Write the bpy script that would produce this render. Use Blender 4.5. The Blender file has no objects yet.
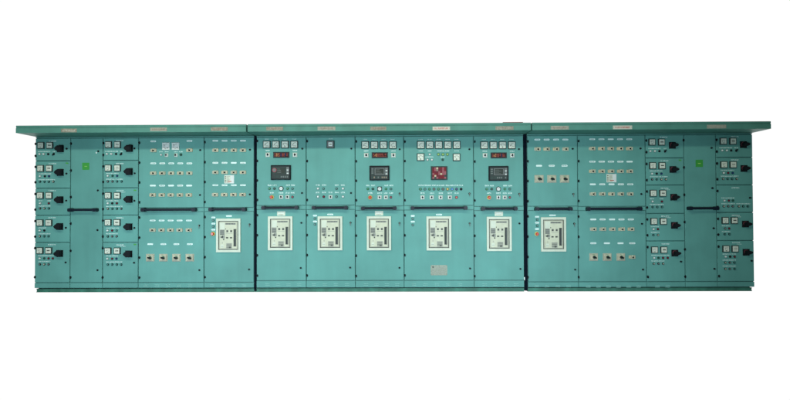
import bpy, bmesh, math, random
from mathutils import Vector, Matrix
random.seed(7)
S = bpy.context.scene
COL = S.collection

# ------------------------------------------------------------------ camera
CX, CZ, DIST = 0.22313, 1.18921, 8.0
YAW, PITCH, ROLL, FPX, SX = -0.01365, 0.01615, -0.0037, 555.6, 4.0335
def cam_axes():
    cy, sy = math.cos(YAW), math.sin(YAW); cp, sp = math.cos(PITCH), math.sin(PITCH)
    cr, sr = math.cos(ROLL), math.sin(ROLL)
    f = Vector((sy*cp, cy*cp, sp)); r = Vector((cy, -sy, 0)); u = r.cross(f)
    return cr*r + sr*u, -sr*r + cr*u, f
RV, UV, FV = cam_axes()
EYE = Vector((CX, -DIST, CZ))
def at(px, py, y=0.0):
    """position on the upright plane Y = y that the image pixel (px, py) back-projects to through the camera"""
    d = FV*FPX + RV*(px-395-SX) + UV*(200-py)  # ray from the eye through that image pixel
    p = EYE + d*((y+DIST)/d.y)
    return p.x, p.z
U = DIST/FPX                       # one image pixel in metres on the door plane

cam = bpy.data.cameras.new('camera'); co = bpy.data.objects.new('camera', cam); COL.objects.link(co)
m = Matrix((RV, UV, -FV)).transposed().to_4x4(); m.translation = EYE
co.matrix_world = m
cam.sensor_width = 36; cam.lens = FPX/790*36; cam.shift_x = -SX/790; cam.clip_end = 200
S.camera = co

# ------------------------------------------------------------------ materials
MATS = {}
def mat(name, col, rough=.5, metal=0, emit=None, es=0, noise=0, nscale=3, bump=0, bscale=4, spec=.5, coat=0, vary=0):
    m = bpy.data.materials.new(name); m.use_nodes = True
    nt = m.node_tree; b = nt.nodes['Principled BSDF']
    b.inputs['Base Color'].default_value = (*col, 1); b.inputs['Roughness'].default_value = rough
    b.inputs['Metallic'].default_value = metal; b.inputs['Specular IOR Level'].default_value = spec
    b.inputs['Coat Weight'].default_value = coat
    if emit: b.inputs['Emission Color'].default_value = (*emit, 1); b.inputs['Emission Strength'].default_value = es
    if noise or bump:
        g = nt.nodes.new('ShaderNodeNewGeometry')
        if noise:
            n = nt.nodes.new('ShaderNodeTexNoise'); n.inputs['Scale'].default_value = nscale; n.inputs['Detail'].default_value = 6
            nt.links.new(g.outputs['Position'], n.inputs['Vector'])
            mp = nt.nodes.new('ShaderNodeMapRange'); mp.inputs['From Min'].default_value = .3; mp.inputs['From Max'].default_value = .7
            mp.inputs['To Min'].default_value = 1-noise; mp.inputs['To Max'].default_value = 1+noise
            nt.links.new(n.outputs['Fac'], mp.inputs['Value'])
            mx = nt.nodes.new('ShaderNodeMix'); mx.data_type = 'RGBA'; mx.blend_type = 'MULTIPLY'; mx.inputs['Factor'].default_value = 1
            mx.inputs[6].default_value = (*col, 1)
            oi = nt.nodes.new('ShaderNodeObjectInfo'); om = nt.nodes.new('ShaderNodeMapRange'); om.inputs['To Min'].default_value = 1-vary; om.inputs['To Max'].default_value = 1+vary
            nt.links.new(oi.outputs['Random'], om.inputs['Value'])
            st = nt.nodes.new('ShaderNodeTexNoise'); st.inputs['Scale'].default_value = 9; st.inputs['Detail'].default_value = 5      # faint run-down dirt
            vm = nt.nodes.new('ShaderNodeVectorMath'); vm.operation = 'MULTIPLY'; vm.inputs[1].default_value = (1, 1, .12)
            nt.links.new(g.outputs['Position'], vm.inputs[0]); nt.links.new(vm.outputs[0], st.inputs['Vector'])
            sm = nt.nodes.new('ShaderNodeMapRange'); sm.inputs['To Min'].default_value = 1-noise*.9; sm.inputs['To Max'].default_value = 1+noise*.9
            nt.links.new(st.outputs['Fac'], sm.inputs['Value'])
            m1 = nt.nodes.new('ShaderNodeMath'); m1.operation = 'MULTIPLY'; m2 = nt.nodes.new('ShaderNodeMath'); m2.operation = 'MULTIPLY'
            nt.links.new(mp.outputs['Result'], m1.inputs[0]); nt.links.new(om.outputs['Result'], m1.inputs[1])
            nt.links.new(m1.outputs[0], m2.inputs[0]); nt.links.new(sm.outputs['Result'], m2.inputs[1])
            nt.links.new(m2.outputs[0], mx.inputs[7]); nt.links.new(mx.outputs[2], b.inputs['Base Color'])
            r2 = nt.nodes.new('ShaderNodeMapRange'); r2.inputs['To Min'].default_value = rough-.08; r2.inputs['To Max'].default_value = rough+.1
            nt.links.new(n.outputs['Fac'], r2.inputs['Value']); nt.links.new(r2.outputs['Result'], b.inputs['Roughness'])
        if bump:
            n2 = nt.nodes.new('ShaderNodeTexNoise'); n2.inputs['Scale'].default_value = bscale; n2.inputs['Detail'].default_value = 2
            nt.links.new(g.outputs['Position'], n2.inputs['Vector'])
            bp = nt.nodes.new('ShaderNodeBump'); bp.inputs['Strength'].default_value = bump; bp.inputs['Distance'].default_value = .02
            nt.links.new(n2.outputs['Fac'], bp.inputs['Height']); nt.links.new(bp.outputs['Normal'], b.inputs['Normal'])
    MATS[name] = m; return m
mat('paint', (.124, .358, .328), .55, spec=.25, noise=.09, nscale=2.2, bump=.3, bscale=2.5, vary=.045)
mat('paint_canopy', (.095, .285, .235), .5, spec=.35, noise=.10, nscale=5, bump=.2, bscale=5)
mat('paint_base', (.045, .19, .14), .6, noise=.25, nscale=9)
mat('paint_carcass', (.055, .20, .18), .5, noise=.1, nscale=4)
mat('louvre_lit', (.24, .50, .46), .4)  # paler than the doors: light caught by the slats put into the colour
mat('gap_black', (.003, .006, .014), .8, spec=.08)  # section joints, and the painted shadow gap over the base
mat('black', (.006, .009, .012), .6, spec=.2)
mat('bar_black', (.004, .009, .022), .45, spec=.3)
mat('grey_bezel', (.04, .065, .06), .6, spec=.2)
mat('grey', (.17, .19, .19), .55, spec=.2)
mat('dark_grey', (.045, .055, .055), .6, spec=.15)
mat('screen', (.04, .05, .043), .5, spec=.15)
mat('face', (.74, .80, .70), .3, noise=.06, nscale=30)
mat('white_face', (.70, .75, .74), .3, noise=.04, nscale=30)
mat('ink', (.06, .07, .06), .6)
mat('soft_ink', (.28, .30, .27), .6)
mat('white', (.80, .88, .86), .45)
mat('caption_white', (.74, .92, .90), .5)
mat('cream', (.60, .62, .47), .5, noise=.08, nscale=20)
mat('breaker_cream', (.48, .47, .35), .5, noise=.22, nscale=14)
mat('cream_pale', (.64, .70, .58), .5, noise=.06, nscale=15)
mat('tan', (.55, .47, .30), .5)
mat('tan_grey', (.42, .44, .36), .5)
mat('steel', (.25, .29, .23), .45, metal=.2, noise=.2, nscale=60)
mat('plate_silver', (.36, .37, .31), .6, metal=0, noise=.2, nscale=40)
mat('plate_brown', (.30, .29, .23), .6, metal=0, noise=.3, nscale=40)
mat('plate_cream', (.62, .62, .54), .6)
mat('plate_ink', (.26, .20, .15), .5)
mat('dull_red', (.42, .14, .13), .6)
mat('red_ink', (.50, .08, .06), .5)
mat('red', (.62, .045, .03), .35, coat=.3)
mat('dark_red', (.15, .015, .03), .5, spec=.2)
mat('pink', (.30, .06, .08), .5)
mat('handle_ring', (.13, .035, .045), .5)
mat('yellow', (.70, .52, .10), .4)
mat('green', (.03, .28, .12), .3)
mat('lit_green', (.18, .40, .12), .3, emit=(.45, .7, .15), es=.25)
mat('dark_green', (.01, .09, .06), .3)
mat('blue', (.01, .04, .16), .3)
mat('lit_blue', (.05, .2, .5), .3, emit=(.1, .4, .9), es=.2)
mat('sticker_green', (.045, .33, .05), .45)
mat('teal_cap', (.06, .22, .20), .35)
mat('led_red', (.2, .03, .02), .4, emit=(1, .16, .08), es=.18)
mat('led_orange', (.3, .12, .04), .4, emit=(1, .5, .2), es=.35)
mat('led_off', (.035, .012, .015), .6, spec=.1)
mat('alarm_maroon', (.20, .02, .03), .6, spec=.15)
mat('brass', (.35, .33, .18), .35, metal=.4)

# ------------------------------------------------------------------ mesh builder
class MB:
    def __init__(s): s.v = []; s.f = []; s.mi = []; s.mats = []
    def _m(s, n):
        if n not in s.mats: s.mats.append(n)
        return s.mats.index(n)
    def add(s, vs, fs, mn):
        o = len(s.v); s.v += vs; k = s._m(mn)
        for f in fs: s.f.append([i+o for i in f]); s.mi.append(k)
    def box(s, x0, x1, y0, y1, z0, z1, mn, bev=0):
        if bev:                                   # front face chamfered
            b = bev
            vs = [(x0,y1,z0),(x1,y1,z0),(x1,y1,z1),(x0,y1,z1), (x0,y0+b,z0),(x1,y0+b,z0),(x1,y0+b,z1),(x0,y0+b,z1),
                  (x0+b,y0,z0+b),(x1-b,y0,z0+b),(x1-b,y0,z1-b),(x0+b,y0,z1-b)]
            fs = [(0,3,2,1),(8,9,10,11)]
            for a in range(4):
                c = (a+1) % 4; fs += [(a,c,4+c,4+a),(4+a,4+c,8+c,8+a)]
            s.add(vs, fs, mn); return s
        vs = [(x0,y0,z0),(x1,y0,z0),(x1,y1,z0),(x0,y1,z0),(x0,y0,z1),(x1,y0,z1),(x1,y1,z1),(x0,y1,z1)]
        s.add(vs, [(0,3,2,1),(4,5,6,7),(0,1,5,4),(1,2,6,5),(2,3,7,6),(3,0,4,7)], mn); return s
    def cyl(s, x, z, r, y0, y1, mn, r0=None, n=16):      # axis along Y; r0 = radius at the front (y0)
        if r0 is None: r0 = r
        vs = []; 
        for k in range(n):
            a = 2*math.pi*k/n; vs.append((x+r0*math.cos(a), y0, z+r0*math.sin(a)))
        for k in range(n):
            a = 2*math.pi*k/n; vs.append((x+r*math.cos(a), y1, z+r*math.sin(a)))
        fs = [tuple(range(n)), tuple(range(2*n-1, n-1, -1))] + [(k, n+k, n+(k+1) % n, (k+1) % n) for k in range(n)]
        s.add(vs, fs, mn); return s
    def prism(s, pts, y0, y1, mn):                       # outline in XZ
        n = len(pts); vs = [(p[0], y0, p[1]) for p in pts] + [(p[0], y1, p[1]) for p in pts]
        fs = [tuple(range(n)), tuple(range(2*n-1, n-1, -1))] + [(k, n+k, n+(k+1) % n, (k+1) % n) for k in range(n)]
        s.add(vs, fs, mn); return s
    def line(s, xa, za, xb, zb, w, y0, y1, mn):
        d = Vector((xb-xa, zb-za)); L = d.length or 1; nx, nz = -d.y/L*w/2, d.x/L*w/2
        return s.prism([(xa+nx, za+nz), (xa-nx, za-nz), (xb-nx, zb-nz), (xb+nx, zb+nz)], y0, y1, mn)
    def xbar(s, x0, x1, y, z, ry, rz, mn, n=14):         # rounded bar running along X
        vs = []
        for x in (x0, x1):
            for k in range(n):
                a = 2*math.pi*k/n; vs.append((x, y+ry*math.cos(a), z+rz*math.sin(a)))
        fs = [tuple(range(n-1, -1, -1)), tuple(range(n, 2*n))] + [(k, (k+1) % n, n+(k+1) % n, n+k) for k in range(n)]
        s.add(vs, fs, mn); return s
    def build(s, name, parent=None, smooth=False, origin=None):
        xs = [v[0] for v in s.v]; ys = [v[1] for v in s.v]; zs = [v[2] for v in s.v]
        c = origin or Vector(((min(xs)+max(xs))/2, (min(ys)+max(ys))/2, (min(zs)+max(zs))/2))
        me = bpy.data.meshes.new(name)
        me.from_pydata([(v[0]-c.x, v[1]-c.y, v[2]-c.z) for v in s.v], [], s.f)
        for n in s.mats: me.materials.append(MATS[n])
        me.polygons.foreach_set('material_index', s.mi)
        bm = bmesh.new(); bm.from_mesh(me); bmesh.ops.recalc_face_normals(bm, faces=bm.faces)
        bm.to_mesh(me); bm.free(); me.update()
        o = bpy.data.objects.new(name, me); COL.objects.link(o)
        if parent:
            o.parent = parent; o.location = c - wpos(parent)
        else: o.location = c
        return o
def wpos(o):
    p = Vector(o.location); q = o.parent
    while q: p += q.location; q = q.parent
    return p
def thing(name, label, cat, loc, group=None):
    o = bpy.data.objects.new(name, None); COL.objects.link(o); o.location = loc; o.empty_display_size = .2
    o['label'] = label; o['category'] = cat
    if group: o['group'] = group
    return o

# ------------------------------------------------------------------ fittings (everything sits on the door plane Y = 0)
T = 1.0
def glyphs(mb, x0, x1, z, h, mn, y=-.0014):
    """tiny worn lettering too small to read: upright and level strokes"""
    x = x0
    while x < x1-.003:
        w = random.uniform(.007, .012); w = min(w, x1-x)
        k = random.random()
        mb.box(x, x+w*.34, y, -.0002 if y > -.003 else y+.0012, z-h/2, z+h/2, mn)
        zz = z + random.choice((-.36, 0, .36))*h
        mb.box(x+w*.34, x+w*.80, y, -.0002 if y > -.003 else y+.0012, zz-h*.16, zz+h*.16, mn)
        if k > .5: mb.box(x+w*.55, x+w*.80, y-.0001, -.0002 if y > -.003 else y+.0012, z-h*.5, z+h*.5, mn)
        x += w + (.002 if random.random() > .18 else .006)
def caption(D, px, py, w=4.6, h=1.0, mn='caption_white'):
    x, z = at(px, py); mb = MB(); glyphs(mb, x-w*U/2, x+w*U/2, z, h*U, mn); return mb.build('caption', D)
def tag(D, px, py, w=5.6, h=1.6):
    x, z = at(px, py); mb = MB()
    hw, hh = w*U/2, h*U/2; c = hh*.6
    mb.prism([(x-hw+c, z-hh), (x+hw-c, z-hh), (x+hw, z-hh+c), (x+hw, z+hh-c), (x+hw-c, z+hh), (x-hw+c, z+hh), (x-hw, z+hh-c), (x-hw, z-hh+c)], -.002, 0, 'caption_white')
    if random.random() < .75:
        glyphs(mb, x-hw*.72, x+hw*.72, z-random.uniform(-.1, .25)*hh, h*U*.4, 'soft_ink' if random.random() < .6 else 'teal_cap', -.0035)
    return mb.build('label_plate', D)
def meter(D, px, py, w=7.2, style=0):
    x, z = at(px, py); h = w*U/2; mb = MB()
    bz = 'grey_bezel'; fc = 'face'
    if style == 1: bz = 'white'; fc = 'white_face'
    if style == 2: fc = 'grey'
    mb.box(x-h, x+h, -.022, 0, z-h, z+h, bz, .004)
    g = h*(.80 if style != 1 else .92)
    mb.box(x-g, x+g, -.024, -.0225, z-g, z+g, fc)
    y0, y1 = -.0255, -.0242
    if style == 2:
        mb.box(x-g*.6, x+g*.6, y0, y1, z-g*.6, z+g*.6, 'white'); mb.box(x-g*.4, x+g*.4, y0-.001, y1, z-g*.3, z+g*.3, 'tan_grey')
        return mb.build('meter', D)
    # dial: quarter arc, ticks, needle and hub at the lower right
    ox, oz = x+g*.62, z-g*.55; R = g*1.25
    if style in (3, 4):            # centred fan scale
        ox, oz = x, z-g*.62; R = g*1.1
    a0, a1 = (95, 175) if style not in (3, 4) else (35, 145)
    n = 8
    for k in range(n):
        t0 = math.radians(a0+(a1-a0)*k/n); t1 = math.radians(a0+(a1-a0)*(k+1)/n)
        mb.line(ox+R*math.cos(t0), oz+R*math.sin(t0), ox+R*math.cos(t1), oz+R*math.sin(t1), .0028, y0, y1, 'ink' if style != 1 else 'soft_ink')
        mb.line(ox+R*math.cos(t0), oz+R*math.sin(t0), ox+R*.86*math.cos(t0), oz+R*.86*math.sin(t0), .0022, y0-.0002, y1, 'ink')
    t = math.radians(random.uniform(a1-22, a1-2) if style != 3 else random.uniform(120, 135))
    mb.line(ox, oz, ox+R*.95*math.cos(t), oz+R*.95*math.sin(t), .003, y0-.001, y1, 'ink')
    mb.cyl(ox, oz, g*.12, y0-.003, y1, 'black', n=10)
    mb.box(x-g*.35, x+g*.2, y0, y1, z-g*.86, z-g*.72, 'soft_ink')
    if style == 1: mb.box(x-g*.7, x-g*.3, y0, y1, z+g*.2, z+g*.5, 'soft_ink'); mb.box(x-g, x+g, y0, y1, z-g*.45, z-g*.38, 'soft_ink')
    return mb.build('meter', D)
def drawer_meters(D, px1, px2, py):
    """the feeder pair: a quarter-scale ammeter with grid and a meter with a level pointer window"""
    for i, px in enumerate((px1, px2)):
        x, z = at(px, py); h = 3.35*U; mb = MB()
        mb.box(x-h, x+h, -.022, 0, z-h, z+h, 'grey_bezel', .004); g = h*.78
        mb.box(x-g, x+g, -.0238, -.0222, z-g, z+g, 'face')
        y0, y1 = -.0252, -.0239
        if i == 0:
            mb.line(x-g*.7, z+g*.55, x+g*.7, z+g*.55, .003, y0, y1, 'soft_ink')
            mb.line(x-g*.7, z+g*.05, x+g*.1, z+g*.3, .003, y0, y1, 'ink')
            mb.line(x-g*.4, z-g*.7, x-g*.4, z+g*.4, .003, y0, y1, 'soft_ink')
            mb.line(x+g*.3, z-g*.7, x+g*.3, z+g*.5, .004, y0, y1, 'soft_ink')
            mb.box(x-g*.2, x+g*.15, y0, y1, z-g*.8, z-g*.55, 'ink')
        else:
            mb.box(x-g*.55, x+g*.62, y0, y1, z-g*.16, z+g*.22, 'ink' if random.random() < .7 else 'soft_ink')
            mb.line(x-g*.6, z+g*.55, x+g*.5, z+g*.6, .003, y0, y1, 'soft_ink')
            mb.line(x-g*.6, z-g*.6, x+g*.4, z-g*.6, .003, y0, y1, 'soft_ink')
        o = mb.build('meter', D); o['label'] = 'square meter with barred scale' if i == 0 else 'square meter with dark pointer window'
def pilot(D, px, py, col, r=.95, name='pilot_lamp'):
    x, z = at(px, py); mb = MB(); R = r*U*1.15
    mb.cyl(x, z, R, -.006, 0, 'grey_bezel' if col != 'white' else 'grey', n=14)
    mb.cyl(x, z, R*.78, -.018, -.0062, col, r0=R*.55, n=14)
    return mb.build(name, D)
def push(D, px, py, r=1.05, col='teal_cap'):
    x, z = at(px, py); mb = MB(); R = r*U*1.05
    mb.cyl(x, z, R, -.010, 0, 'black', r0=R*.92, n=16)
    mb.cyl(x, z, R*.62, -.016, -.0102, col, r0=R*.55, n=14)
    return mb.build('push_button', D)
def toggle(D, px, py):
    x, z = at(px, py); mb = MB(); R = 1.1*U
    mb.cyl(x, z, R, -.008, 0, 'black', n=14)
    mb.line(x-R*.8, z-R*1.2, x+R*.9, z+R*1.1, R*.7, -.022, -.008, 'black')
    return mb.build('toggle_switch', D)
def selector(D, px, py, w=4.1):
    x, z = at(px, py); h = w*U/2; mb = MB()
    mb.box(x-h, x+h, -.006, 0, z-h, z+h, 'cream_pale', .001)
    mb.box(x-h*.86, x+h*.86, -.008, -.0062, z-h*.86, z+h*.86, 'grey')
    mb.box(x-h*.76, x+h*.76, -.0095, -.0082, z-h*.76, z+h*.76, 'white')
    mb.cyl(x, z, h*.46, -.030, -.0097, 'black', r0=h*.36)
    mb.line(x, z-h*.55, x, z+h*.55, h*.4, -.040, -.028, 'black')
    return mb.build('selector_switch', D)
def mushroom(D, px, py, col='red'):
    x, z = at(px, py); mb = MB()
    mb.cyl(x, z, 2.1*U, -.005, 0, 'yellow', n=20)
    mb.cyl(x, z, .9*U, -.034, -.0052, 'dark_grey')
    mb.cyl(x, z, 1.55*U, -.040, -.034, col, n=20); mb.cyl(x, z, 1.55*U, -.050, -.0402, col, r0=1.0*U, n=20)
    return mb.build('emergency_stop', D)
def lamp_square(D, px, py, rnd=False):
    x, z = at(px, py); mb = MB(); h = 2.3*U
    if rnd: mb.cyl(x, z, h*1.05, -.008, 0, 'grey_bezel', n=20)
    else: mb.box(x-h, x+h, -.008, 0, z-h, z+h, 'grey_bezel', .002)
    mb.cyl(x, z, h*.80, -.018, -.0082, 'white_face', r0=h*.68, n=20)
    mb.box(x-h*.4, x+h*.4, -.0195, -.0182, z-h*.08, z+h*.12, 'soft_ink')
    return mb.build('key_switch', D)
def lock(D, px, py, key=False):
    x, z = at(px, py); mb = MB(); R = .92*U
    mb.cyl(x, z, R, -.010, 0, 'black', n=14)
    mb.line(x-R*.2, z, x+R*1.1, z+R*.1, R*.8, -.018, -.0102, 'black')
    if key:
        mb.box(x-R*.25, x+R*.25, -.03, -.0182, z-R*.5, z+R*.5, 'steel')
        mb.line(x, z-R*.4, x+R*.25, z-R*3.2, R*.55, -.026, -.023, 'grey')
    return mb.build('lock', D)
def hinge(D, px, py):
    x, z = at(px, py); mb = MB()
    mb.cyl(x, z, .95*U, -.022, 0, 'black', r0=.6*U, n=12)
    mb.box(x-.55*U, x+.55*U, -.016, .0, z-1.25*U, z+1.25*U, 'black', .003)
    return mb.build('hinge', D)
def mcb(D, px, py):
    x, z = at(px, py); w, h = 3.25*U, 1.75*U; mb = MB(); e = .62*w
    mb.box(x-w, x+w, -.004, 0, z-h*.85, z+h*.85, 'tan_grey' if random.random() < .5 else 'tan', .001)
    mb.box(x-w*.62, x-w*.22, -.016, -.0042, z-h, z+h, 'breaker_cream', .002)
    mb.box(x-w*.18, x+w*.36, -.018, -.0042, z-h, z+h, 'cream', .002)
    mb.box(x+w*.40, x+w*.92, -.016, -.0042, z-h, z+h, 'breaker_cream', .002)
    mb.box(x-w*.08, x+w*.30, -.036, -.018, z-h*.55, z+h*.35, 'black', .004)
    return mb.build('circuit_breaker', D)
def rotary(D, px, py, w=8.6, h=7.6):
    x, z = at(px, py); w, h = w*U/2, h*U/2; mb = MB()
    mb.box(x-w, x+w, -.004, 0, z-h, z+h, 'tan_grey', .001)
    mb.box(x-w*.86, x+w*.86, -.020, -.0042, z-h*.86, z+h*.86, 'breaker_cream', .003)
    mb.cyl(x+w*.08, z-h*.02, h*.44, -.034, -.0202, 'dark_green', r0=h*.38, n=18)
    mb.line(x-w*.32, z+h*.10, x+w*.46, z-h*.20, h*.36, -.056, -.034, 'black')
    mb.box(x-w*.6, x+w*.4, -.0212, -.0202, z-h*.74, z-h*.62, 'soft_ink')
    mb.box(x-w*.3, x+w*.2, -.0212, -.0202, z+h*.60, z+h*.70, 'green')
    return mb.build('rotary_breaker', D)
def drawer_handle(D, px, py, side):
    """door-interlock rotary: square black plate, tinted ring and a long pistol grip"""
    x, z = at(px, py); mb = MB()
    h = (3.45 if side < 0 else 3.3)*U
    mb.box(x-h, x+h, -.010, 0, z-h, z+h, 'black', .003)
    mb.cyl(x-h*.12, z+h*.16, h*.66, -.016, -.0102, 'handle_ring', n=24)
    mb.cyl(x, z, h*.62, -.040, -.0162, 'black', r0=h*.56, n=24)
    pts = [(x+h*.98, z+h*.92), (x+h*.98, z-h*.92), (x+h*.1, z-h*.90), (x-h*.45, z-h*.74), (x-h*.9, z-h*.42), (x-h*1.16, z-h*.08), (x-h*1.12, z+h*.12), (x-h*.8, z+h*.50), (x-h*.35, z+h*.78), (x+h*.1, z+h*.90)] if side < 0 else \
          [(x-h*.45, z+h*.66), (x-h*.45, z-h*.72), (x+h*.7, z-h*.50), (x+h*1.35, z-h*.16), (x+h*1.35, z+h*.20), (x+h*.7, z+h*.46)]
    mb.prism(pts, -.062, -.040, 'black')
    q = [(x+(p[0]-x)*.8, z+(p[1]-z)*.7) for p in pts]
    mb.prism(q, -.070, -.0622, 'black')
    return mb.build('rotary_handle', D)
def acb(D, px, py, w=24.4, h=33.6):
    x, z = at(px, py); W, H = w*U/2, h*U/2; mb = MB()
    for a in ((-W, -W*.83, -H, H), (W*.83, W, -H, H), (-W*.83, W*.83, -H, -H*.86), (-W*.83, W*.83, H*.86, H)):
        mb.box(x+a[0], x+a[1], -.024, 0, z+a[2], z+a[3], 'cream_pale')
    mb.box(x-W*.83, x+W*.83, -.006, 0, z-H*.86, z+H*.86, 'ink')
    mb.box(x-W*.77, x+W*.77, -.016, -.0062, z-H*.82, z+H*.82, 'tan_grey', .002)
    mb.box(x-W*.70, x+W*.70, -.022, -.0162, z-H*.79, z+H*.79, 'cream', .002)
    y0, y1 = -.0245, -.0222
    B = lambda a, b, c, d, mn, yy=y0: mb.box(x+W*a, x+W*b, yy, y1, z+H*c, z+H*d, mn)
    B(-.68, -.28, .36, .76, 'cream_pale')                    # rating card
    B(-.24, .62, .64, .74, 'soft_ink')                       # heading strip
    for k in range(6):
        B(-.20+k*.13, -.12+k*.13, .66, .71, 'ink', y0-.0006)
    B(-.68, -.30, .02, .34, 'soft_ink')
    for k in range(4): B(-.66, -.34, .05+k*.07, .075+k*.07, 'ink', y0-.0006)
    B(-.26, -.20, .36, .42, 'ink')
    B(-.68, -.42, -.14, -.02, 'tan_grey'); B(-.50, -.28, -.18, .00, 'soft_ink')
    B(-.60, -.44, -.15, -.06, 'ink', y0-.0006); B(-.42, -.32, -.28, -.20, 'ink')
    for cx in (-.08, .24):
        B(cx-.09, cx+.10, .18, .33, 'tan_grey'); B(cx-.06, cx+.07, .20, .30, 'ink', -.028)
        B(cx-.10, cx+.08, -.18, -.10, 'ink')
    B(-.18, .36, .10, .13, 'tan_grey')
    B(-.16, .32, -.78, -.46, 'tan_grey')
    for k in range(4): B(-.14, .28, -.74+k*.07, -.71+k*.07, 'ink', y0-.0006)
    B(.06, .22, -.76, -.68, 'ink', y0-.0009)
    B(-.62, -.38, -.72, -.54, 'cream_pale'); B(-.60, -.40, -.66, -.64, 'soft_ink', y0-.0006); B(-.52, -.44, -.48, -.40, 'tan_grey')
    B(.44, .66, -.66, .38, 'ink'); B(.49, .56, -.62, .34, 'dark_grey', -.027); B(.585, .61, -.60, .30, 'grey', -.027)
    return mb.build('breaker_escutcheon', D)
def display(D, x0, x1, y0_, y1_):
    xa, za = at(x0, y1_); xb, zb = at(x1, y0_); mb = MB()
    mb.box(xa, xb, -.014, 0, za, zb, 'dark_grey', .003)
    w = xb-xa; h = zb-za
    mb.box(xa+w*.06, xb-w*.06, -.0155, -.0142, za+h*.14, zb-h*.14, 'led_off')
    n = 9; c = (w*.84)/n
    for k in range(n):
        X = xa+w*.08+k*c; mt = 'led_orange' if k in (1, 2) else ('led_red' if random.random() < .75 else 'blue')
        for (a, b, e, f) in ((.1, .7, .68, .76), (.1, .7, .46, .54), (.1, .7, .24, .32), (.1, .24, .26, .5), (.56, .7, .5, .74), (.1, .24, .5, .74), (.56, .7, .26, .5)):
            if random.random() < .75:
                mb.box(X+c*a, X+c*b, -.0165-(.0003 if b-a < .3 else 0), -.0156, za+h*e, za+h*f, mt)
    return mb.build('digital_display', D)
def controller(D, x0, x1, y0_, y1_, v=0):
    xa, za = at(x0, y1_); xb, zb = at(x1, y0_); mb = MB(); w = xb-xa; h = zb-za
    mb.box(xa, xb, -.030, 0, za, zb, 'black', .004)
    mb.box(xa+w*.06, xb-w*.06, -.033, -.0302, za+h*.07, zb-h*.08, 'dark_grey', .001)
    y1 = -.0332
    B = lambda a, b, c, d, mn, yy=-.035: mb.box(xa+w*a, xa+w*b, yy, y1, za+h*c, za+h*d, mn)
    B(.26, .76, .38, .84, 'grey' if v == 1 else 'grey_bezel'); B(.30, .72, .43, .80, 'screen', -.0365)
    for k in range(4): B(.33, .33+random.uniform(.15, .34), .48+k*.08, .50+k*.08, 'grey', -.0372)
    if v == 0:
        X, Z = xa+w*.19, za+h*.66
        mb.cyl(X, Z, h*.15, -.042, -.0332, 'pink', n=16); mb.cyl(X, Z, h*.10, -.045, -.0422, 'grey', n=16)
    else:
        for k in range(3): B(.10, .20, .46+k*.14, .54+k*.14, 'grey')
    for k in range(4): B(.81, .90, .42+k*.11, .47+k*.11, 'grey' if k % 2 else 'white')
    B(.08, .92, .12, .30, 'grey_bezel'); B(.08, .22, .36, .86, 'grey_bezel', -.0345); B(.79, .92, .36, .86, 'grey', -.0345)
    for k in range(8):
        if random.random() < .85: B(.11+k*.10, .17+k*.10, .15, .26, random.choice(['grey', 'dark_grey', 'grey', 'plate_ink', 'grey_bezel']), -.0368)
    return mb.build('protection_relay', D)
def annunciator(D, x0, x1, y0_, y1_):
    xa, za = at(x0, y1_); xb, zb = at(x1, y0_); mb = MB(); w = xb-xa; h = zb-za
    mb.box(xa, xb, -.028, 0, za, zb, 'dark_grey', .004)
    nx, ny = 7, 6; ix, iz = w*.84/nx, h*.84/ny
    for i in range(nx):
        for j in range(ny):
            c = random.choice(['alarm_maroon']*7+['dark_red']*3+['pink']*4+['plate_ink', 'grey_bezel'])
            if (i, j) in ((2, 5), (1, 1), (4, 2)): c = 'tan'
            mb.box(xa+w*.08+i*ix+.0008, xa+w*.08+(i+1)*ix-.0008, -.031, -.0282, za+h*.08+j*iz+.0008, za+h*.08+(j+1)*iz-.0008, c)
    return mb.build('annunciator', D)
def sticker(D, px, py, w=7.2, h=7.2):
    x, z = at(px, py); w, h = w*U/2, h*U/2; mb = MB()
    mb.box(x-w, x+w, -.0015, 0, z-h, z+h, 'sticker_green')
    mb.box(x-w*.35, x+w*.40, -.0025, -.0016, z-h*.1, z+h*.05, 'lit_green')
    return mb.build('sticker', D)
def notice(D, px, py, w=9.8, h=8.2):
    x, z = at(px, py); w, h = w*U/2, h*U/2; mb = MB()
    mb.box(x-w, x+w, -.002, 0, z-h, z+h, 'white_face')
    mb.box(x-w*.95, x+w*.25, -.0026, -.0021, z-h*.9, z+h*.9, 'cream_pale')
    for k in range(4): mb.box(x-w*.88, x-w*.62, -.0034, -.0027, z-h*.74+k*h*.42, z-h*.54+k*h*.42, 'ink')
    for k in range(7): mb.box(x-w*.5, x-w*.5+w*random.uniform(.4, .7), -.0034, -.0027, z-h*.78+k*h*.24, z-h*.70+k*h*.24, 'soft_ink')
    mb.box(x-w*.3, x+w*.5, -.0036, -.0027, z-h*.62, z-h*.45, 'red_ink')
    return mb.build('notice', D)
def paper(D, px, py, w=8.2, h=4.4):
    x, z = at(px, py); w, h = w*U/2, h*U/2; mb = MB()
    mb.box(x-w, x+w, -.002, 0, z-h, z+h, 'cream_pale')
    glyphs(mb, x-w*.7, x+w*.7, z+h*.15, h*.6, 'white', -.0035); glyphs(mb, x-w*.6, x+w*.5, z-h*.55, h*.35, 'soft_ink', -.0035)
    return mb.build('paper_label', D)
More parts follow.
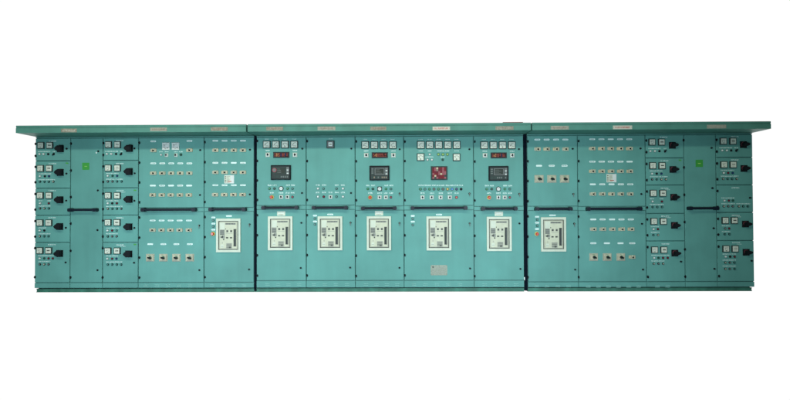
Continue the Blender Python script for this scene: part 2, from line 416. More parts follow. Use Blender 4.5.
def rating_plate(D, px, py, w=16.6, h=10.2):
    x, z = at(px, py); w, h = w*U/2, h*U/2; mb = MB()
    c = h*.14
    mb.prism([(x-w+c, z-h), (x+w-c, z-h), (x+w, z-h+c), (x+w, z+h-c), (x+w-c, z+h), (x-w+c, z+h), (x-w, z+h-c), (x-w, z-h+c)], -.003, 0, 'steel')
    mb.box(x-w*.80, x-w*.62, -.0042, -.0031, z+h*.45, z+h*.75, 'ink')
    for k in range(6):
        for a, b in ((-.8, -.5), (-.4, .05), (.15, .75)):
            mb.box(x+w*a, x+w*(b-random.uniform(0, .12)), -.0040, -.0031, z-h*.74+k*h*.24, z-h*.68+k*h*.24, 'soft_ink')
    for sx in (-1, 1):
        for sz in (-1, 1): mb.cyl(x+sx*w*.93, z+sz*h*.86, .003, -.006, -.003, 'dark_grey', n=8)
    return mb.build('rating_plate', D)

# ------------------------------------------------------------------ cubicles
ZT = 2.237; DEPTH = .80; DT = .022; GAP = .0052
SEC = {1: .1395, 2: .1630, 3: .1380}          # top of the plinth panel in each section
def zline(px, py): return at(px, py)[1]
class Cub:
    def __init__(s, sec, pxl, pxr, label, group, kind='tall'):
        s.sec = sec; s.x0 = at(pxl, 210)[0]; s.x1 = at(pxr, 210)[0]; s.zb = SEC[sec]
        s.root = thing('switchboard_cubicle', label, 'electrical cabinet', ((s.x0+s.x1)/2, 0, .056), group)
        x0, x1 = s.x0, s.x1; mb = MB()
        f = .026
        mb.box(x0+.0006, x1-.0006, f, DEPTH, .060, 2.2555, 'paint_carcass')            # enclosure
        mb.box(x0+.002, x1-.002, .004, f-.0005, ZT+.006, 2.2550, 'paint', .002)        # top rail
        mb.build('enclosure', s.root)
        mb = MB(); mb.box(x0+GAP*.6, x1-GAP*.6, .0, f-.0005, .064, s.zb-.004, 'paint', .003)
        s.plinth = mb.build('plinth_panel', s.root)
    def door(s, z0, z1, label=None, slim=False):
        mb = MB(); mb.box(s.x0+GAP, s.x1-GAP, 0, DT, z0+GAP, z1-GAP, 'paint', .0035)
        d = mb.build('door', s.root)
        if label: d['label'] = label
        return d
    def strip(s, z0, z1):
        mb = MB(); mb.box(s.x0+GAP*.6, s.x1-GAP*.6, .003, .0255, z0+.002, z1-.002, 'paint', .002)
        return mb.build('cross_rail', s.root)
    def vents(s, pxs, py, on=None):
        for px in pxs:
            for dy in (-.75, .85):
                mb = MB(); x, z = at(px, py+dy)
                a, b = x-2.3*U, x+2.3*U
                mb.add([(a, .001, z-.004), (b, .001, z-.004), (b-.004, -.005, z-.003), (a+.004, -.005, z-.003), (a, .001, z+.005), (b, .001, z+.005)],
                       [(0, 1, 2, 3), (3, 2, 5, 4), (0, 3, 4), (1, 5, 2)], 'louvre_lit')
                mb.build('louvre', s.plinth)
def bar_handle(parent, pxa, pxb, py):
    xa, z = at(pxa, py); xb, _ = at(pxb, py); mb = MB(); p = -.074
    e = 3.6*U
    for a, b in ((xa, xa+e), (xb-e, xb)):
        m_ = (a+b)/2; h = 1.75*U
        mb.prism([(a+.010, z-h), (b-.010, z-h), (b, z-h*.5), (b, z+h*.5), (b-.010, z+h), (a+.010, z+h), (a, z+h*.5), (a, z-h*.5)], -.090, .003, 'bar_black')
        mb.cyl(m_, z, h*.5, -.095, -.090, 'bar_black', n=14)
    mb.xbar(xa+e*.7, xb-e*.7, p, z, .016, 1.28*U, 'bar_black')
    return mb.build('bar_handle', parent)

def feeder(sec, pxl, pxr, lines, mx, hx, side, rows, hx_h, label, group):
    c = Cub(sec, pxl, pxr, label, group)
    zs = [ZT] + [zline((pxl+pxr)/2, l) for l in lines] + [c.zb]
    for i, r in enumerate(rows):
        z1, z0 = zs[i], zs[i+1]
        d = c.door(z0, z1)
        for py in r['hinges']: hinge(d, hx_h(py), py)
        tx, ty = r['title']; caption(d, tx, ty, 7.6, 1.15)
        if r.get('sub'): caption(d, tx+3, ty+1.5, 5, .6)
        if r.get('m'):
            drawer_meters(d, r['m'][0], r['m'][1], r['m'][2])
        if r.get('h'): drawer_handle(d, r['h'][0], r['h'][1], side)
        if r.get('lock'): lock(d, *r['lock'])
        for (x0, x1, y) in r['caps']: caption(d, (x0+x1)/2, y, x1-x0, .95)
        for k, (x, col) in enumerate(r['b']):
            if col == 'sw': toggle(d, x, r['by'])
            else: pilot(d, x, r['by'], col, 1.05)
        for (xs, y) in r.get('rings', []):
            for x in xs: push(d, x, y, 1.12, random.choice(['teal_cap', 'grey', 'teal_cap', 'tan_grey']))
        if r.get('dot'): sticker(d, r['dot'][0], r['dot'][1], 2.6, 1.3)
    return c
GF = 'cubicles of stacked feeder drawers'; GT = 'tall single-door cable cubicles'; GI = 'cubicles of the switchboard with upper and lower doors'
W_, K_, R_, B_, G_ = 'white', 'black', 'dark_red', 'blue', 'dark_green'

feeder(1, 34.8, 70.2, [160.9, 188.2, 215.3, 242.4], None, None, -1, [
  dict(hinges=(144, 156), title=(52.6, 141.2), m=(41.4, 50.3, 145.6), h=(60.6, 148.8), lock=(66.8, 148.8), caps=[(38, 50.5, 151.6), (53, 55.5, 151.6)], b=[(39.8, W_), (43.8, W_), (48.4, K_), (53.8, 'sw')], by=154.2),
  dict(hinges=(167, 182.3), title=(52.6, 163.6), m=(41, 49.8, 168.5), h=(60.4, 172.5), lock=(66.6, 173.6), caps=[(38.5, 51.3, 173.8), (38.5, 55.5, 179.7)], b=[(40.2, W_), (45, K_), (49.2, B_)], by=176.3, rings=[((40.2, 44.6, 49, 53.5), 181.7)], dot=(67, 163.2)),
  dict(hinges=(194, 209.6), title=(52.4, 190.6), m=(40.7, 49.6, 195.5), h=(60.2, 199.8), lock=(66.4, 200.6), caps=[(38.7, 42.5, 200.7), (47.2, 51.2, 200.7), (38.5, 51.2, 206.0)], b=[(40.3, W_), (49, R_)], by=203.3, rings=[((40.2, 44.6, 49), 208.4)]),
  dict(hinges=(221, 236.6), title=(52.2, 217.7), m=(40.5, 49.3, 222.8), h=(59.9, 226.5), lock=(66, 227.7), caps=[(38.4, 46.5, 227.9), (38.2, 50.6, 233.7)], b=[(40, W_), (44.5, K_)], by=230.5, rings=[((40, 44.4, 48.7), 236.2)]),
  dict(hinges=(248, 277), title=(52, 244.6), m=(40.4, 49.2, 250.5), h=(59.8, 253.4), lock=(65.8, 262.3), caps=[(38.2, 54, 255.6), (38.2, 50.5, 261.4)], b=[(40, W_), (44.4, G_), (48.7, R_), (53, R_)], by=258.3, rings=[((40, 44.4, 48.7), 264.2)]),
 ], lambda py: 36.0-(py-145)*.006, 'leftmost cubicle of five stacked feeder drawers with black rotary handles, at the left end', GF)

def tall(sec, pxl, pxr, hy, hx, locks, stk, bar, label):
    c = Cub(sec, pxl, pxr, label, GT)
    d = c.door(c.zb, ZT)
    for y in hy: hinge(d, hx(y), y)
    for (x, y) in locks: lock(d, x, y)
    sticker(d, *stk)
    bar_handle(d, *bar)
    return c, d
c, d = tall(1, 70.2, 102.7, (143.7, 170.5, 197, 223.6, 250.7, 277.3), lambda y: 71.3-(y-144)*.004, [(98.4, 151.3), (98, 190.4), (97.6, 230), (97.6, 270)], (85.8, 166.3), (70.9, 99, 210),
     'tall plain door with a green square sticker and black bar handle, in the left section')
x, z = at(96.4, 152.8); MB().box(x-.008, x+.008, -.002, 0, z-.01, z+.01, 'white').build('sticker', d)

feeder(1, 102.7, 138.3, [160.4, 187.8, 215.1, 242.3], None, None, -1, [
  dict(hinges=(143.3, 155), title=(119.8, 140.7), m=(108.9, 117.9, 144.9), h=(129.6, 148.5), lock=(134.5, 148.5), caps=[(105.2, 118.3, 151.4), (120.2, 123, 151.4)], b=[(107.2, W_), (111.5, W_), (116.2, K_), (121.3, 'sw')], by=154.0),
  dict(hinges=(166.4, 182), title=(120, 163.6), m=(108.6, 117.8, 168.2), h=(129.4, 171.7), lock=(134.8, 173.3), caps=[(106, 119, 173.4), (106, 123.5, 179.2)], b=[(108, W_), (112.7, G_), (117.2, B_)], by=175.9, rings=[((108, 112.6, 117.2, 121.7), 181.5)]),
  dict(hinges=(193.6, 209), title=(120, 190.7), sub=1, m=(108.5, 117.7, 195.6), h=(129.3, 199.4), lock=(134.5, 200.7), caps=[(106, 119, 200.8), (106, 123, 206.4)], b=[(108, W_), (112.4, K_), (117, R_)], by=203.3, rings=[((108, 112.5, 117, 121.4), 208.7)], dot=(135, 190.3)),
  dict(hinges=(220.6, 236.4), title=(120, 217.8), m=(108.4, 117.5, 222.5), h=(129, 226.8), lock=(134.5, 227.9), caps=[(106, 119, 228), (106, 118, 233.7)], b=[(107.7, W_), (112.3, R_), (116.8, 'teal_cap')], by=230.5, rings=[((108, 112.3, 116.8), 236.3)]),
  dict(hinges=(248, 277.3), title=(120, 244.9), sub=1, m=(108.3, 117.5, 250.8), h=(128.9, 253.9), lock=(134.2, 262.6), caps=[(106, 118.5, 255.8), (106, 123, 261.9)], b=[(107.6, W_), (112.3, R_), (116.6, B_)], by=258.6, rings=[((108, 112.4, 116.9, 121.3), 264.5)], dot=(135, 244.4)),
 ], lambda py: 103.6-(py-145)*.006, 'five stacked feeder drawers right of the left green-stickered door', GF)

def split(sec, pxl, pxr, ya, yb, bar, hup, hlo, label, hx, group=GI):
    c = Cub(sec, pxl, pxr, label, group)
    mid = (pxl+pxr)/2; za = zline(mid, ya); zb = zline(mid, yb)
    up = c.door(za, ZT); lo = c.door(c.zb, zb); st = c.strip(zb, za)
    up['label'] = 'upper door'; lo['label'] = 'lower door'
    for y in hup: hinge(up, hx, y)
    for y in hlo: hinge(lo, hx, y)
    bar_handle(st, *bar)
    return c, up, lo

# --- cubicle of small breakers beside the left feeders
c, up, lo = split(1, 138.3, 204.0, 207.8, 211.6, (143.3, 197.2, 209.8), (142.8, 162.7, 182.5, 202.3), (217.5, 237.6, 257.5, 277.5),
   'wide cubicle of small cream breakers with two white meters near its top', 139.6)
tag(up, 153.3, 141.4); tag(up, 189.5, 141)
meter(up, 166.3, 146.4, 7.4, 1); meter(up, 175.9, 146.4, 7.4, 1)
for x in (161.2, 166.7, 176, 181): caption(up, x, 151.8, 3.6, .9)
pilot(up, 161.3, 154.9, W_); selector(up, 166.6, 155.2, 3.4); selector(up, 176, 155.2, 3.4); pilot(up, 181, 154.7, G_, 1.2)
lock(up, 200.3, 150.2); lock(up, 200, 195)
mcb(up, 153.5, 150.5); mcb(up, 189.5, 150.3)
for x in (153.3, 162.3, 171.3, 180.3, 189.4): tag(up, x, 163.4, 5.8, 1.7); mcb(up, x, 173.2)
for x in (152.9, 162.1, 171.1, 180.2, 189.2): tag(up, x, 185.6, 6, 1.7); mcb(up, x-.2, 195)
for x in (152.7, 161.7, 170.7, 179.7, 189): tag(lo, x, 220.5, 5.8, 1.5); mcb(lo, x-.1, 230)
for x in (150.3, 163.4, 176.5, 189.9): tag(lo, x, 244.1, 5.8, 1.6); rotary(lo, x, 257.6)
c.vents((146, 157, 168, 179, 190), 285.6)
lock(lo, 199.3, 225.5, True); lock(lo, 199.5, 270)

# --- last cubicle of the left section
def left_buttons(d, x, ys, stop=None):
    for (ty, by) in ys: tag(d, x, ty, 4, 1.6); pilot(d, x, by, 'teal_cap', 1.1, 'push_button')
    if stop: tag(d, x-.1, stop[0], 4, 1.5); mushroom(d, x-.3, stop[1])
c, up, lo = split(1, 204.0, 254.0, 207.6, 211.2, (210.4, 247, 209.5), (142.3, 162.2, 182, 202), (217, 237, 257, 277),
   'cubicle with a white notice among four-across breakers, beside the left dark joint', 205.0)
for x in (215.4, 224.6, 233.8, 243): tag(up, x, 140.8, 5.8, 1.5); mcb(up, x, 150.3); tag(up, x, 162.9, 5.8, 1.7); mcb(up, x, 172.4); tag(up, x, 185.2, 5.8, 1.6); mcb(up, x-.3, 194.7)
notice(up, 229.2, 179.3)
lock(up, 250, 149.8); lock(up, 249.9, 194.4)
tag(lo, 229, 216, 6, 1.4); acb(lo, 228.7, 235.3); left_buttons(lo, 213.4, [(217.5, 220.4), (223.6, 226.5)], (229.7, 233.8))
c.vents((212, 223, 234, 244), 285.6)
lock(lo, 249.6, 224.3, True); lock(lo, 249.2, 269.3)

# --- middle section
def generator_panel(pxl, pxr, dx, dy, rows, label, hx, ctrl, sq, barx):
    c, up, lo = split(2, pxl, pxr, 205.5+dy, 209.4+dy, (barx[0], barx[1], 207.8+dy), (141.2+dy*.6, 161+dy*.6, 180.5+dy*.6, 200+dy*.6), (215.2+dy*.6, 235.2+dy*.6, 255.2+dy*.6, 275.5+dy*.6), label, hx)
    d = dx
    c.vents([267.5+dx+k*10.5 for k in range(4)] if pxr-pxl < 60 else [], 284.5)
    for k, x in enumerate((266.9, 276.0, 285.2, 294.4)):
        caption(up, x+d, 139.2+dy*.3, 4.2, .6, 'white'); meter(up, x+d, 144.7+dy*.8, 7.5, 3 if k == 2 else 0)
    for x in (267.8, 295): caption(up, x+d, 150.5+dy*.8, 4.6, 1.1); selector(up, x+d, 154.9+dy*.6, 4.4)
    display(up, 273.4+d, 289.4+d, 152+dy*.6, 157.9+dy*.5)
    controller(up, 271.3+d, 291+d, 165.3+dy, 180+dy, ctrl)
    for x in (269.7, 274.7, 288, 293): caption(up, x+d, 185.2+dy*.5, 3.9, 1.4)
    for x, cc in ((269.5, 'green'), (274.5, G_), (287.6, 'green'), (292.5, 'teal_cap')): pilot(up, x+d, 188.6+dy*.5, cc, 1.15)
    lamp_square(up, 281.2+d, 188.6+dy*.5, sq)
    for x, w in ((272, 4.2), (281.3, 4.6), (287.7, 4), (292.8, 4)): caption(up, x+d, 192.8+dy*.4, w, 1.4)
    mushroom(up, 271.8+d, 197.2+dy*.5)
    selector(up, 281.2+d, 197+dy*.5, 3.9); selector(up, 287.5+d, 197+dy*.5, 3.9); pilot(up, 292.5+d, 197+dy*.5, 'pink', 1.15, 'push_button')
    return c, up, lo
c, up, lo = generator_panel(256.4, 306.2, 0, 0, None, 'cubicle with meters, red display and grey relay, just right of the left dark joint', 257.4, 0, True, (262.6, 299))
lock(up, 302.3, 148.8); lock(up, 302, 193)
paper(lo, 281.2, 213.5); acb(lo, 280.5, 233.2, 24.6, 33.8); lock(lo, 301.4, 222.8); lock(lo, 300.8, 267.8)

c, up, lo = split(2, 306.2, 355.2, 205.3, 209.3, (312.6, 348.2, 207.8), (141.3, 161.1, 180.5, 200), (215.2, 235, 255, 275.3), 'nearly bare cubicle with one small grey meter at the top of its door', 307.2)
c.vents((314, 325, 336, 347), 284.4)
caption(up, 331, 138.9, 4.2, .6, 'white'); meter(up, 330.6, 144.5, 7.8, 2)
lock(up, 351.3, 148.7); lock(up, 351, 193)
for x in (318, 324.2, 336.9, 343): caption(up, x, 185.1, 4, 1.3)
for x, cc in ((318, W_), (323.5, 'teal_cap'), (336.5, 'teal_cap'), (343, W_)): pilot(up, x, 188.6, cc, 1.15)
for x in (318, 324.2, 330.6, 336.9, 343): caption(up, x, 192.5, 4, 1.3)
for x, cc in ((318, W_), (323.8, R_), (336.5, 'teal_cap'), (343, W_)): pilot(up, x, 196.7, cc, 1.15)
selector(up, 330.6, 197, 3.8)
tag(lo, 330.2, 214.4, 6, 1.4); acb(lo, 330.2, 233.2, 24.6, 33.8); left_buttons(lo, 315, [(215.6, 218.5), (221.5, 224.3)])
lock(lo, 350.5, 222.6, True); lock(lo, 350.2, 267.5)

c, up, lo = generator_panel(355.2, 403.9, 98.4, .6, None, 'cubicle with meters, display and black-framed relay left of the red annunciator cubicle', 356.3, 1, False, (361.5, 396.8))
lock(up, 399.6, 149.3); lock(up, 399.6, 193.4, True)
paper(lo, 379.1, 213.3); acb(lo, 379, 233.2, 24.2, 33.8); lock(lo, 399.4, 223, True); lock(lo, 399.4, 267.7)

c, up, lo = split(2, 403.9, 473.8, 205.6, 209.7, (410.6, 467, 208.1), (141.7, 161.1, 180.6, 200.3), (215.3, 235.3, 255, 275.3), 'widest middle cubicle with five meters in a row and a red annunciator', 404.9)
c.vents((414, 425.5, 437, 448.5, 460), 284.3)
for k, x in enumerate((420.8, 429.8, 438.7, 447.7, 456.6)):
    caption(up, x, 139.4, 4.2, .6, 'white'); meter(up, x, 145.1, 7.6, 0)
caption(up, 420.8, 151, 4.2, .9); caption(up, 429.7, 151, 4, 1); caption(up, 443.5, 151, 12.5, 1); caption(up, 456.7, 151, 4.2, .9)
meter(up, 420.6, 157.3, 7.4, 4); meter(up, 456.5, 157.4, 7.4, 4)
pilot(up, 429.7, 154.5, W_, 1.1)
for x in (438.4, 442.9, 447.4): pilot(up, x, 154.5, 'lit_green', 1.25)
caption(up, 429.7, 157, 8.2, 1); caption(up, 442.9, 157, 4, 1.2)
for x, cc in ((427.5, W_), (431.9, W_), (442.7, 'dark_green')): pilot(up, x, 159.8, cc, 1.1)
annunciator(up, 431, 447.2, 166.4, 180)
for k in range(10): caption(up, 420.6+k*4.52, 185.4, 4.0, 1.3)
for k, cc in enumerate(('green', 'teal_cap', 'green', 'grey', 'green', 'grey', 'yellow', 'lit_blue', B_, K_)): pilot(up, 420.4+k*4.52, 189.1, cc, 1.25)
for x in (422.7, 432, 440.9, 449.9, 456.8): caption(up, x, 193.1, 4.2, 1.4)
for x in (422.5, 431.7, 440.6, 449.8): selector(up, x, 197.4, 4)
pilot(up, 456.5, 197.4, 'red', 1.3, 'push_button')
lock(up, 469.3, 149.3); lock(up, 469.4, 193.5, True)
tag(lo, 439, 214.6, 6, 1.4); left_buttons(lo, 412.8, [(215.9, 218.7), (221.7, 224.9)])
acb(lo, 438.8, 233.3, 24.6, 33.8); rating_plate(lo, 439, 270.1); lock(lo, 469.6, 223.3, True); lock(lo, 470, 268.3)

c, up, lo = generator_panel(473.8, 523.9, 217.2, .9, None, 'cubicle with meters, display and dark relay, just left of the right dark joint', 474.8, 1, True, (480.6, 516.6))
lock(up, 518.8, 149.2); lock(up, 519.1, 193.8, True)
paper(lo, 498.8, 213.8); acb(lo, 499, 233.8, 24.6, 34); lock(lo, 519.3, 223.4); lock(lo, 520.3, 268.8)
END2 = c

# --- right section
c, up, lo = split(3, 527.4, 578.0, 206.3, 210.2, (534.1, 571, 208.9), (141.5, 161.3, 181.1, 201.1), (216.3, 236.5, 256.8, 277), 'cubicle with three large cream rotary breakers, just right of the right dark joint', 527.9)
for x in (537.3, 546.6, 556, 565.3): tag(up, x, 139.7, 5.8, 1.7); mcb(up, x+.1, 149.2)
c.vents((536.5, 547, 558, 568.5), 286)
for x in (539, 551.7, 564.5): tag(up, x, 165.8, 6, 1.8); rotary(up, x, 178.9, 9.2, 7.7)
lock(up, 572.5, 148.9); lock(up, 573.1, 194, True)
tag(lo, 552.5, 215.3, 6.4, 1.4); left_buttons(lo, 537.1, [(216.8, 219.7), (222.7, 225.7)], (229, 233.9))
acb(lo, 553.2, 234.3, 24.8, 34); lock(lo, 574, 223.6, True); lock(lo, 575, 269.5)

c, up, lo = split(3, 578.0, 645.9, 206.5, 210.4, (585.3, 640, 208.9), (141.2, 161.2, 181, 201), (216.5, 236.7, 257, 277), 'wide cubicle with five-across breaker rows and a white notice, in the right section', 578.6)
for k in range(5):
    tag(up, 592.2+k*9.25, 139.3, 5.8, 1.5); mcb(up, 592+k*9.35, 148.7)
    tag(up, 592.4+k*9.3, 161.7, 6.2, 1.6); mcb(up, 592.3+k*9.35, 171.3)
    tag(up, 592.8+k*9.35, 184.3, 6, 1.7); mcb(up, 592.7+k*9.35, 194)
    tag(lo, 593.2+k*9.4, 219.4, 6, 1.7); mcb(lo, 593.2+k*9.45, 229.1)
for x in (593.3, 606.9, 620.5, 632.2): tag(lo, x, 243.2, 6, 1.7)
for x in (593.6, 607.1, 620.7): rotary(lo, x, 257)
mcb(lo, 632, 256.9)
notice(up, 611.4, 178.2)
lock(up, 640.3, 148.6); lock(up, 641.1, 194); lock(lo, 641.8, 223.8); lock(lo, 642.8, 269.4)
c.vents((588.3, 598.5, 608.6, 618.6, 628.7, 638.8), 286.3)

c = feeder(3, 645.9, 684.6, [157.9, 185.0, 213.4, 240.9], None, None, 1, [
  dict(hinges=(140.7, 152.3), title=(663.6, 137.3), m=(651.6, 661.2, 142.3), h=(672.2, 145.4), caps=[(648.5, 661, 148.5), (663.8, 666.2, 148.5)], b=[(650.2, W_), (654.7, W_), (659.3, K_), (665, 'sw')], by=151.2),
  dict(hinges=(164, 180.2), title=(664.4, 160.8), m=(652.3, 661.6, 165.8), h=(672.8, 169.5), caps=[(650, 663, 170.9), (650, 667.5, 176.7)], b=[(651.9, W_), (656.6, K_), (661.3, B_)], by=173.7, rings=[((652, 656.6, 661.3, 665.8), 179.4)], dot=(680, 160.3)),
  dict(hinges=(191.5, 207.5), title=(664.7, 188.3), sub=1, m=(652.8, 662.4, 193.3), h=(673.6, 197.2), caps=[(650, 654, 198.7), (659.7, 663.7, 198.7), (650, 663.8, 204.5)], b=[(652.4, W_), (661.8, R_)], by=201.5, rings=[((652.6, 657.2, 661.9), 207)]),
  dict(hinges=(219.4, 235.2), title=(665.2, 216.1), sub=1, m=(653.5, 662.9, 221.3), h=(674.3, 225.3), caps=[(651, 659.5, 226.5), (651, 659.5, 232.3)], b=[(653.4, W_), (657.8, R_)], by=229.1, rings=[((653.3, 657.9), 235)]),
  dict(hinges=(247, 276.8), title=(665.5, 243.9), m=(654.2, 663.4, 249.8), h=(674.7, 253), lock=(680.7, 261.5), caps=[(651.5, 669.3, 255.2), (651.5, 664.8, 260.9)], b=[(654, W_), (658.4, G_), (663, R_), (667.6, R_)], by=257.8, rings=[((653.7, 658.4, 663.1), 263.6)]),
 ], lambda py: 646.2+(py-140)*.012, 'five stacked feeder drawers left of the right-hand green-stickered door', GF)
c.vents((657.6, 667.8), 286.2)

tall(3, 684.6, 716.6, (140.5, 167.5, 194.8, 222, 249.3, 276.5), lambda y: 683.4+(y-140)*.012, [(711.3, 148), (712.1, 188.1), (713.4, 228.2), (714.2, 268.7)], (699.2, 163.4), (686.4, 716, 208.4),
     'tall plain dark-looking door with a green sticker and black bar handle, in the right section')

CR = feeder(3, 716.6, 753.6, [157.4, 184.9, 212.4, 240.5], None, None, 1, [
  dict(hinges=(140, 151.7), title=(735, 136.8), m=(722.8, 732.4, 141.4), h=(743.2, 144.7), caps=[(719.5, 732.5, 147.8), (734.5, 738, 147.8)], b=[(722, W_), (726.6, W_), (731, K_), (736.2, 'sw')], by=150.5),
  dict(hinges=(163.5, 179.3), title=(735, 160), m=(723.3, 732.6, 164.8), h=(743.8, 168.5), caps=[(721, 734, 170.3), (721, 738.5, 176.2)], b=[(723.5, W_), (728, R_), (732.5, B_)], by=173, rings=[((723, 727.5, 731.9, 736.5), 178.9)]),
  dict(hinges=(191, 207), title=(735.5, 187.8), lock=(749.8, 197.8), caps=[(721.5, 734.3, 198), (721.5, 735, 203.7), (736.5, 750, 203.7)], b=[(724.2, W_), (728.7, R_), (732.8, G_)], by=200.6, rings=[((723.6, 728.1, 732.6, 738.7, 743.1, 747.6), 206.3)]),
  dict(hinges=(218.8, 234.5), title=(735.8, 215.3), sub=1, m=(724.7, 733.8, 220.4), h=(745.3, 224), caps=[(722, 730, 225.7), (722, 730.3, 231.6)], b=[(725, 'grey'), (729, R_)], by=228.4, rings=[((724.6, 729.3), 234.1)]),
  dict(hinges=(246.5, 276), title=(736.3, 242.6), sub=1, m=(725.5, 734.6, 248.7), h=(746, 252.2), lock=(751.4, 260.7), caps=[(722.8, 736, 254), (722.8, 736, 260), (722.8, 736, 266)], b=[(725.5, W_), (730, K_), (734.5, R_)], by=256.6, rings=[((725.2, 729.7, 734.3), 262.5), ((725.2, 729.7, 734.5), 268.8)]),
 ], lambda py: 716.4+(py-140)*.018, 'rightmost cubicle of stacked feeder drawers, one drawer without a rotary handle', GF)

# dark joints between the bolted sections
def joint(cub_x0, cub_x1, z1, label):
    mb = MB(); mb.box(cub_x0, cub_x1, .012, .60, .012, z1, 'gap_black'); o = mb.build('joint_seal')
    o['label'] = label; o['category'] = 'joint'; o['group'] = 'dark vertical joints between cabinet sections'
    return o
x254, x256 = at(254.0, 210)[0], at(256.4, 210)[0]; x524, x527 = at(523.9, 210)[0], at(527.4, 210)[0]
joint(x254+.0012, x256-.0012, 2.2545, 'narrow black vertical joint between the left and middle cabinet sections')
j = joint(x524+.0012, x527-.0012, 2.2545, 'wide black vertical joint between the middle and right cabinet sections')
x, z = at(524.6, 278.5)
MB().box(x-.007, x+.007, .006, .0118, z-.022, z+.02, 'white').build('backdrop_slit', j)  # white slip added for the backdrop showing through the joint

# ------------------------------------------------------------------ base channels
XL, XR = at(34.8, 210)[0], CR.x1
BL = [(XL+.022, x254-.002, 'left'), (x254+.006, x524-.002, 'middle'), (x527-.002, XR-.03, 'right')]
for a, b, nm in BL:
    mb = MB()
    mb.box(a, b, .012, .78, .0, .009, 'paint_base'); mb.box(a, b, .022, .77, .009, .043, 'paint_base')
    mb.box(a, b, .012, .78, .043, .0508, 'paint_base'); mb.box(a+.01, b-.01, .05, .75, .0508, .0598, 'gap_black')  # last box: black fill that paints the shadow line under the plinth
    o = mb.build('base_channel')
    o['label'] = 'dark green steel base channel under the %s cabinet section' % nm; o['category'] = 'base frame'; o['group'] = 'steel base channels'

# ------------------------------------------------------------------ canopies
FY = -.4047
Z0, Z1 = 2.259, 2.3625; ZM = Z0+.066
def canopy(x0, x1, label, plates, extra=None):
    """folded sheet hood: profile swept along X"""
    prof = [(FY, Z0), (FY, ZM), (FY+.010, ZM+.004), (FY+.010, ZM+.008), (FY+.003, ZM+.011), (FY+.003, Z1-.006), (FY+.008, Z1), (.86, Z1+.02), (.86, Z0), (FY+.03, Z0)]
    mb = MB(); n = len(prof)
    vs = [(x0, p[0], p[1]) for p in prof] + [(x1, p[0], p[1]) for p in prof]
    fs = [tuple(range(n-1, -1, -1)), tuple(range(n, 2*n))] + [(k, (k+1) % n, n+(k+1) % n, n+k) for k in range(n)]
    mb.add(vs, fs, 'paint_canopy')
    o = mb.build('canopy'); o['label'] = label; o['category'] = 'canopy'; o['group'] = 'overhanging roof hoods'
    for (px, py, w, base, ink, lab) in plates:
        x, z = at(px, py, FY); k = (DIST+FY)/FPX; hw, hh = w*k/2, 1.85*k; z = max(z, Z0+hh+.004); z = min(z, ZM-hh-.002)
        m = MB(); m.box(x-hw, x+hw, FY-.004, FY, z-hh, z+hh, base, .001)
        random.seed(int(px))
        a = x-hw*.76; 
        while a < x+hw*.7:
            ww = random.uniform(.008, .014)
            m.box(a, a+ww*.35, FY-.0052, FY-.0041, z-hh*.42, z+hh*.42, ink)
            zz = z+random.choice((-.34, 0, .34))*hh
            m.box(a+ww*.35, a+ww*.85, FY-.0052, FY-.0041, zz-hh*.10, zz+hh*.10, ink)
            if random.random() > .5: m.box(a+ww*.6, a+ww*.85, FY-.0053, FY-.0041, z-hh*.42, z+hh*.42, ink)
            a += ww+(.003 if random.random() > .2 else .012)
        for sx in (-1, 1): m.cyl(x+sx*hw*.93, z, .0035, FY-.007, FY-.004, 'brass', n=8)
        q = m.build('nameplate', o); q['label'] = lab
    return o
xa0 = XL; xa1 = at(245.9, 128, FY)[0]; xb0 = at(247.6, 128, FY)[0]; xb1 = at(530.9, 127, FY)[0]; xc0 = at(532.2, 127, FY)[0]
canopy(xa0, xa1, 'teal sheet-metal hood over the left cabinet section', [
  (69, 130.6, 16, 'plate_brown', 'plate_cream', 'brown nameplate with pale lettering'), (158.6, 129.4, 17, 'plate_silver', 'plate_ink', 'silver nameplate'), (219.3, 128.8, 17, 'plate_brown', 'plate_ink', 'dull brown nameplate')])
o2 = canopy(xb0, xb1, 'teal sheet-metal hood over the middle cabinet section', [
  (274.7, 127.8, 17, 'plate_brown', 'plate_ink', 'dull brown nameplate'), (326.5, 128.2, 18, 'plate_silver', 'plate_ink', 'worn silver nameplate'), (378.3, 128.5, 16, 'plate_brown', 'plate_ink', 'dull brown nameplate'),
  (441.3, 128.7, 17.5, 'plate_cream', 'red_ink', 'white nameplate with red lettering'), (504.5, 128.3, 18, 'plate_brown', 'plate_silver', 'dull silver nameplate')])
o3 = canopy(xc0, XR, 'teal sheet-metal hood over the right cabinet section', [
  (559.8, 128, 18, 'plate_silver', 'plate_ink', 'silver nameplate'), (622.5, 127.7, 19, 'plate_cream', 'red_ink', 'white nameplate with red lettering'), (716.5, 126.7, 19, 'plate_silver', 'tan_grey', 'faded silver nameplate')])
# lifting brackets and oddments standing on the roof sheets
xs0 = at(503, 122, FY+.03)[0]; xs1 = at(523, 122, FY+.03)[0]
mb = MB(); mb.box(xs0, xs1, FY+.02, FY+.10, Z1+.0065, Z1+.011, 'dull_red'); o = mb.build('roof_strip')
o['label'] = 'thin dull red strip lying on top of the middle hood'; o['category'] = 'strip'

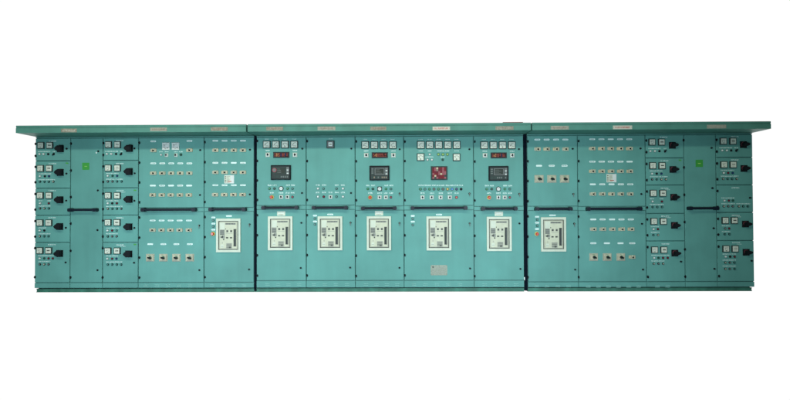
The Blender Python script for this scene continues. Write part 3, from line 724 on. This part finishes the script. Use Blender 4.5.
# ------------------------------------------------------------------ backdrop
bm_ = bpy.data.materials.new('backdrop_white'); bm_.use_nodes = True; nt = bm_.node_tree; nt.nodes.clear()
e = nt.nodes.new('ShaderNodeEmission'); e.inputs['Color'].default_value = (1, 1, 1, 1); e.inputs['Strength'].default_value = 1.02
ou = nt.nodes.new('ShaderNodeOutputMaterial'); nt.links.new(e.outputs[0], ou.inputs[0]); MATS['backdrop_white'] = bm_
mb = MB(); mb.add([(-30, 2.5, -14), (30, 2.5, -14), (30, 2.5, 16), (-30, 2.5, 16)], [(0, 1, 2, 3)], 'backdrop_white')
o = mb.build('backdrop'); o['kind'] = 'structure'

# ------------------------------------------------------------------ light
w = bpy.data.worlds.new('World'); S.world = w; w.use_nodes = True
bg = w.node_tree.nodes['Background']; bg.inputs['Color'].default_value = (.70, 1.0, .92, 1); bg.inputs['Strength'].default_value = .10
def area(name, loc, target, sx, sy, power, col):
    l = bpy.data.lights.new(name, 'AREA'); l.shape = 'RECTANGLE'; l.size = sx; l.size_y = sy; l.energy = power; l.color = col
    o = bpy.data.objects.new(name, l); COL.objects.link(o); o.location = loc
    o.rotation_euler = (Vector(target)-Vector(loc)).to_track_quat('-Z', 'Y').to_euler(); return o
area('ceiling_lamp_main', (-.4, -4.6, 4.25), (-.3, 0, 1.3), 5.6, .3, 120, (1, 1, .80))
area('ceiling_lamp_left', (-4.9, -4.4, 4.1), (-4.7, 0, 1.2), 1.5, .3, 44, (1, 1, .88))
for nm, x_, w_, p_ in (('front_fill_left', -2.9, 3.4, 60), ('front_fill_right', 1.6, 2.4, 55)):  # added front fill lights, cool tinted to lift the lower doors
    fill = area(nm, (x_, -5.0, .75), (x_, 0, .45), w_, .7, p_, (.84, 1, 1.10))
    fill.data.spread = math.radians(100)

S.view_settings.view_transform = 'Standard'; S.view_settings.look = 'None'; S.view_settings.exposure = 0
S.render.engine = 'CYCLES'; S.cycles.use_denoising = True; S.cycles.filter_width = 1.5; S.cycles.max_bounces = 6
